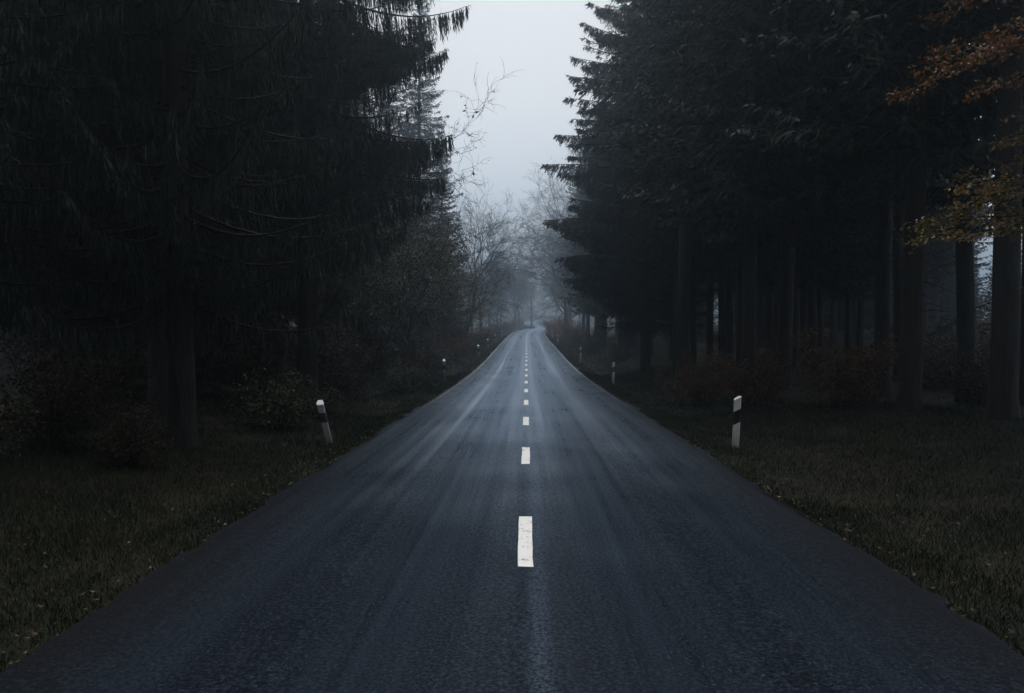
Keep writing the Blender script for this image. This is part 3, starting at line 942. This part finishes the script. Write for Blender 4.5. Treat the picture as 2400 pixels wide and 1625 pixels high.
for i, (x, y, s_, lab) in enumerate([
    (-7.6, 37, .50, 'low dense spruce behind the dark leafy tree under the lowest draped boughs'),
    (-7.9, 45, .55, 'low dense spruce behind the bushy tree with sparse yellow-green leaves'),
    (-8.2, 54, .60, 'low dense spruce at the foot of the hazy tall conifer, left of the road'),
    (-8.0, 72, .62, 'hazy low spruce behind the leaning bare tree left of the road'),
    (-8.6, 31, .45, 'black low spruce left of the road, nearest the viewer of the low spruces')]):
    place(spr_low, x, y, R(71 * i), s_, lab)

# leafy young trees below the draped spruces on the left
leafy = make_broadleaf('leafy_tree', 61, 8.5, .09, .12, .85, 4, 4, (.05, 0), M['leaf_green'], 11000, .10, .2)
place(leafy, -5.6, 40, R(0), 1.0, 'bushy dark tree with sparse yellow-green leaves beside the left verge', 'leafy tree')
place(leafy, -6.4, 33, R(100), .95, 'dark leafy tree under the lowest draped boughs left of the road', 'leafy tree')
place(leafy, -5.9, 50, R(200), 1.0, 'leafy dark tree at the foot of the hazy conifer left of the road', 'leafy tree')
place(leafy, -6.6, 58, R(310), .95, 'leafy undergrowth tree below the leaning bare tree on the left', 'leafy tree')
place(leafy, -7.3, 26, R(50), .9, 'black leafy young tree behind the leaning post on the left', 'leafy tree')

# twiggy beech whose bare shoots with a few last leaves reach past the draped spruce
twiggy = make_broadleaf('twiggy_beech', 75, 9.4, .09, .45, .85, 6, 3, (.20, .05), M['leaf_brown'], 1500, .11, .2, .27, .0045, .1, 0, .12)
place(twiggy, -7.75, 20.6, R(0), 1.06, 'nearly bare beech with a few last leaves reaching out below the draped spruce boughs', 'beech')

# beech with orange and gold leaves reaching in from the right edge
def make_bough_beech(name):
    rg = np.random.default_rng(77)
    root = empty(name)
    wood, tw = MB(), MB()
    H = 11.0
    zz = np.linspace(-.4, H, 14)
    wood.tube(np.stack([.12 * np.sin(zz * .5), .1 * np.cos(zz * .4), zz], -1), np.linspace(.17, .03, 14), 12)
    wood.build('trunk', M['bark_beech'], root, True)
    groups = {'leaf_orange': [], 'leaf_gold': []}
    def spray(z, az, L, kind, dz=.06, nleaf=900, wide=.55):
        h = np.array([math.cos(az), math.sin(az), dz]); n = 9
        s = np.linspace(0, 1, n)
        pts = np.array([0, 0, z]) + h * (L * s)[:, None] + UP * (-.16 * L * s ** 2)[:, None] + np.cumsum(rg.normal(0, .015 * L, (n, 3)), 0)
        tw.tube(pts, np.linspace(.03, .004, n), 5)
        lat = unit(np.cross(h, UP))
        for i in range(int(L * 11)):
            u = rg.uniform(.25, 1.0) ** .8
            q = u * (n - 1); a = int(min(q, n - 2)); p = pts[a] + (pts[a + 1] - pts[a]) * (q - a)
            sd = rg.choice([-1, 1])
            d = unit(unit(h) * .8 + lat * sd * rg.uniform(.2, 1) + UP * rg.uniform(-.30, .10))
            l = L * wide * rg.uniform(.12, .5) * (1.15 - u * .7)
            e = np.array([p, p + d * l * .5 + UP * .02, p + d * l - UP * .05 * l])
            tw.tube(e, [.006, .004, .002], 3)
            m = max(3, int(l * 38))
            for _ in range(m):
                w = rg.uniform(.05, 1.05)
                pp = e[0] + (e[2] - e[0]) * w + rg.normal(0, .03, 3)
                ax = unit(d * .6 + rg.normal(0, .45, 3) - UP * rg.uniform(0, .7))
                groups[kind].append((pp, ax, unit(np.cross(ax, UP + rg.normal(0, .3, 3)))))
    W = np.pi
    for z, az, L, kind, dz in [
        (5.75, W - .25, 3.1, 'leaf_orange', -.04), (5.55, W + .12, 3.35, 'leaf_orange', -.03), (5.2, W + .35, 3.0, 'leaf_orange', -.04), (5.95, W + .5, 3.0, 'leaf_orange', .0), (5.5, W + .9, 2.8, 'leaf_orange', -.03),
        (5.85, W - .5, 2.7, 'leaf_orange', .02), (5.35, W - .15, 2.6, 'leaf_orange', -.06), (6.2, W + .2, 3.2, 'leaf_orange', .0), (4.9, W + .15, 2.4, 'leaf_orange', -.08),
        (4.5, W - .1, 2.4, 'leaf_gold', -.06), (4.3, W + .5, 2.1, 'leaf_gold', -.1),
        (3.85, W + .18, 3.3, 'leaf_gold', .0), (3.55, W - .18, 3.2, 'leaf_gold', -.03), (4.05, W - .1, 2.6, 'leaf_gold', .0), (3.72, W - .05, 3.6, 'leaf_gold', .0), (3.62, W + .3, 2.8, 'leaf_gold', -.02), (3.42, W + .1, 3.4, 'leaf_gold', .0), (3.25, W + .55, 2.3, 'leaf_gold', -.06), (2.95, W - .2, 1.9, 'leaf_gold', -.16),
        (6.9, W + .2, 3.2, 'leaf_orange', .1), (7.6, W + .9, 2.8, 'leaf_orange', .1), (7.0, W - .9, 3.0, 'leaf_orange', .05)]:
        spray(z, az, L, kind, dz)
    tw.build('branches', M['twig'], root)
    for kname, lst in groups.items():
        P = np.array([g[0] for g in lst]); A = np.array([g[1] for g in lst]); S = np.array([g[2] for g in lst])
        m = MB(); ll = .066 * rg.uniform(.6, 1.25, len(P)); m.leaves(P, A, S, ll, ll * .6)
        f = m.build('orange_foliage' if kname == 'leaf_orange' else 'gold_foliage', M[kname], root)
        f['label'] = 'rust orange upper leaves' if kname == 'leaf_orange' else 'olive gold lower leaves'
    return root
beech = make_bough_beech('beech_tree')
place(beech, 8.4, 10.2, 0, 1.0, 'autumn beech with orange and gold leaf sprays reaching in at the upper right', 'beech')

# shrubs
shr_o = make_shrub('orange_shrub', 81, 2.3, 2.4, 14, M['leaf_brown'], 5200, .075)
shr_b = make_shrub('brown_shrub', 82, 1.9, 2.0, 16, M['leaf_brown'], 5200, .07)
shr_u = make_shrub('brown_shrub', 85, 1.9, 2.1, 16, M['leaf_umber'], 4600, .07)
shr_g = make_shrub('green_shrub', 83, 1.5, 2.0, 14, M['leaf_green'], 4200, .07)
shr_y = make_shrub('orange_shrub', 84, 2.2, 2.2, 14, M['leaf_orange'], 4200, .07)
place(shr_o, 7.55, 18.4, R(20), 1.0, 'orange-brown shrub with small leaves before the trunks, larger shrub right of the foremost post', 'shrub')
place(shr_b, 5.9, 21.2, R(60), 1.0, 'rusty brown shrub around a spruce trunk directly behind the foremost white post', 'shrub')
place(shr_b, 5.0, 23.2, R(170), .85, 'narrow brown shrub left of the rusty shrub behind the foremost white post', 'shrub')
place(shr_g, 5.2, 66, R(0), 1.25, 'rounded green bush on the right verge behind the third post', 'shrub')
place(shr_g, 4.9, 31, R(80), .6, 'low green bush beside the second post on the right verge', 'shrub')
place(shr_y, 4.6, 118, R(0), 1.5, 'orange bush at the crest right of the road', 'shrub')
place(shr_y, 5.4, 128, R(90), 1.8, 'faded orange bush behind the crest, partly lost in haze', 'shrub')
for i, (x, y, s) in enumerate([(5.6, 84, 1.2), (6.4, 74, 1.3), (5.8, 96, 1.3), (6.3, 52, 1.0), (5.9, 106, 1.3)]):
    place([shr_b, shr_g][i % 2] if i != 3 else shr_g, x, y, R(70 * i), s, 'dim undergrowth bush on the climbing right verge', 'shrub', 'bushes on the climbing right verge')
place(shr_u, -8.2, 14.0, R(10), .8, 'dim brown bush at the left margin behind the lower green bush', 'shrub')
place(shr_u, -6.8, 11.4, R(40), .9, 'brown bush low at the left, left neighbour of the near spruce trunk', 'shrub')
place(shr_u, -5.5, 11.0, R(140), .55, 'small brown bush at the foot of the nearest left spruce trunk', 'shrub')
place(shr_g, -7.2, 9.6, R(0), .8, 'dark green bush lowest at the left margin', 'shrub')
place(shr_g, -5.2, 16.2, R(120), .95, 'dark bush with glinting leaves left of the leaning grimy post', 'shrub')
place(shr_g, -4.9, 19.0, R(220), .8, 'dark leafy bush just behind the leaning grimy post', 'shrub')
place(shr_u, -5.6, 24.5, R(60), .8, 'reddish brown bush behind the leaning post, in the dark left forest edge', 'shrub')
for i, (x, y, s) in enumerate([(-4.8, 29, .9), (-5.0, 36, 1.1), (-4.8, 44, 1.1), (-5.0, 54, 1.2), (-4.9, 64, 1.2), (-4.9, 72, 1.3), (-4.9, 84, 1.3), (-4.9, 96, 1.4), (-4.8, 108, 1.4), (-4.6, 122, 1.5), (-4.2, 138, 1.5), (-3.4, 154, 1.5)]):
    place([shr_g, shr_u, shr_g, shr_b][i % 4], x, y, R(77 * i), s, 'dark undergrowth bush in the row along the left verge', 'shrub', 'bushes along the left verge')
for i, (x, y, s) in enumerate([(-1.8, 205, 1.6), (0.5, 226, 1.8), (-2.6, 190, 1.6), (9, 240, 2), (11, 215, 1.8), (-3.5, 262, 2.2), (9.5, 190, 1.6), (8.2, 158, 1.5), (6.8, 143, 1.6), (12, 272, 2.2)]):
    place([shr_b, shr_g, shr_y][i % 3], x, y, R(41 * i), s, 'foggy bush near the bend at the end of the road', 'shrub', 'foggy bushes near the bend')

for i, (x, y, s) in enumerate([(-7.2, 19.5, 1.2), (-8.4, 23, 1.4), (-7.0, 27, 1.3), (-8.0, 33.5, 1.5), (-7.0, 39, 1.4), (-9.8, 18.2, 1.3), (-10.5, 24, 1.5), (-11.5, 29, 1.6), (-6.6, 47, 1.5), (-6.8, 60, 1.6), (-6.5, 70, 1.6), (-13, 22, 1.6)]):
    place([shr_u, shr_g, shr_u][i % 3], x, y, R(53 * i), s, 'dark thicket bush between the spruce trunks left of the road', 'shrub', 'thicket bushes in the left forest')
for i, (x, y, s) in enumerate([(12.4, 20.6, 1.0), (13.9, 22.8, 1.15), (15.2, 25.2, 1.2), (17.0, 28.2, 1.4), (19.0, 31.5, 1.5), (21.5, 35, 1.6), (13.0, 24.5, 1.2), (11.2, 22.5, 1.0), (9.6, 17.2, .8)]):
    place([shr_u, shr_g][i % 2], x, y, R(61 * i), s, 'dark undergrowth bush between the trunks at the right margin', 'shrub', 'bushes between the right margin trunks')

# ------------------------------------------------------------------ grass and fallen leaves
def grass_patch():
    rg = np.random.default_rng(101)
    P = []
    for side in (-1, 1):
        for (y0, y1, d0, d1, n) in [(1.5, 9, 2.60, 8.5, 70000), (9, 20, 2.62, 9.0, 60000), (20, 42, 2.66, 7, 36000), (42, 130, 2.7, 6, 24000)]:
            y = rg.uniform(y0, y1, n); d = d0 + (d1 - d0) * rg.uniform(0, 1, n) ** 1.5
            x = side * d + road_x(y)
            P.append(np.stack([x, y], -1))
    P = np.concatenate(P)
    # clumps
    cl = bumps(P[:, 0] * 9, P[:, 1] * 9) + .5 * bumps(P[:, 0] * 3 + 4, P[:, 1] * 3)
    keep = cl + rg.normal(0, .25, len(P)) > -.42
    P = P[keep]; cl = cl[keep]
    z = ground_z(P[:, 0], P[:, 1])
    d = np.abs(P[:, 0] - road_x(P[:, 1]))
    h = (.035 + .075 * rg.uniform(0, 1, len(P)) ** 2 + .05 * np.clip(cl, 0, 1)) * np.interp(d, [2.6, 3.3, 5], [.55, .9, 1.2]) * np.interp(P[:, 1], [0, 20, 60], [1, 1.15, 1.5])
    base = np.stack([P[:, 0], P[:, 1], z - .01], -1)
    lean = rg.normal(0, .45, (len(P), 3)); lean[:, 2] = 1
    dr = unit(lean)
    sd = unit(np.cross(dr, unit(rg.normal(0, 1, (len(P), 3)))))
    w = .0022 * np.interp(P[:, 1], [0, 10, 40, 120], [1, 1.6, 4, 9])
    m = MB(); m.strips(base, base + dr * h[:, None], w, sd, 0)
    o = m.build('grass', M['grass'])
    tag(o, 'short dark grass on both verges', None, None, 'stuff')
grass_patch()
def litter():
    rg = np.random.default_rng(102)
    n = 8500
    y = rg.uniform(2, 40, n) ** 1.0; side = rg.choice([-1, 1], n)
    d = np.where(rg.uniform(0, 1, n) < .40, 2.66 + np.abs(rg.normal(0, .11, n)), rg.uniform(2.8, 10, n))
    x = side * d + road_x(y)
    z = ground_z(x, y) + rg.uniform(.015, .06, n)
    m = MB()
    A = rg.normal(0, 1, (n, 3)); A[:, 2] *= .35; A = unit(A)
    S = unit(np.cross(A, UP + rg.normal(0, .35, (n, 3))))
    ll = rg.uniform(.025, .055, n)
    m.leaves(np.stack([x, y, z], -1), A, S, ll, ll * .6, 0, .25)
    o = m.build('fallen_leaves', M['leaf_litter'])
    tag(o, 'scattered brown and yellow fallen leaves on the verges', None, None, 'stuff')
litter()

# ------------------------------------------------------------------ fog
HAZE_DENSITY = 0.0032
def haze():
    x0, x1, y0, y1, z0, z1 = -262, 262, -62, 424, -2.2, 47
    v = [(x, y, z) for z in (z0, z1) for y in (y0, y1) for x in (x0, x1)]
    q = [(0, 2, 3, 1), (4, 5, 7, 6), (0, 1, 5, 4), (2, 6, 7, 3), (0, 4, 6, 2), (1, 3, 7, 5)]
    m = MB(); m.add(v, q)
    mt = bpy.data.materials.new('fog'); mt.use_nodes = True
    t = mt.node_tree; t.nodes.clear()
    out = t.nodes.new('ShaderNodeOutputMaterial'); vol = t.nodes.new('ShaderNodeVolumePrincipled')
    vol.inputs['Color'].default_value = (.70, .85, 1.0, 1)
    vol.inputs['Density'].default_value = HAZE_DENSITY
    vol.inputs['Anisotropy'].default_value = 0.85
    t.links.new(vol.outputs[0], out.inputs['Volume'])
    o = m.build('haze', mt)
    tag(o, 'even pale fog filling the forest', None, None, 'stuff')
haze()
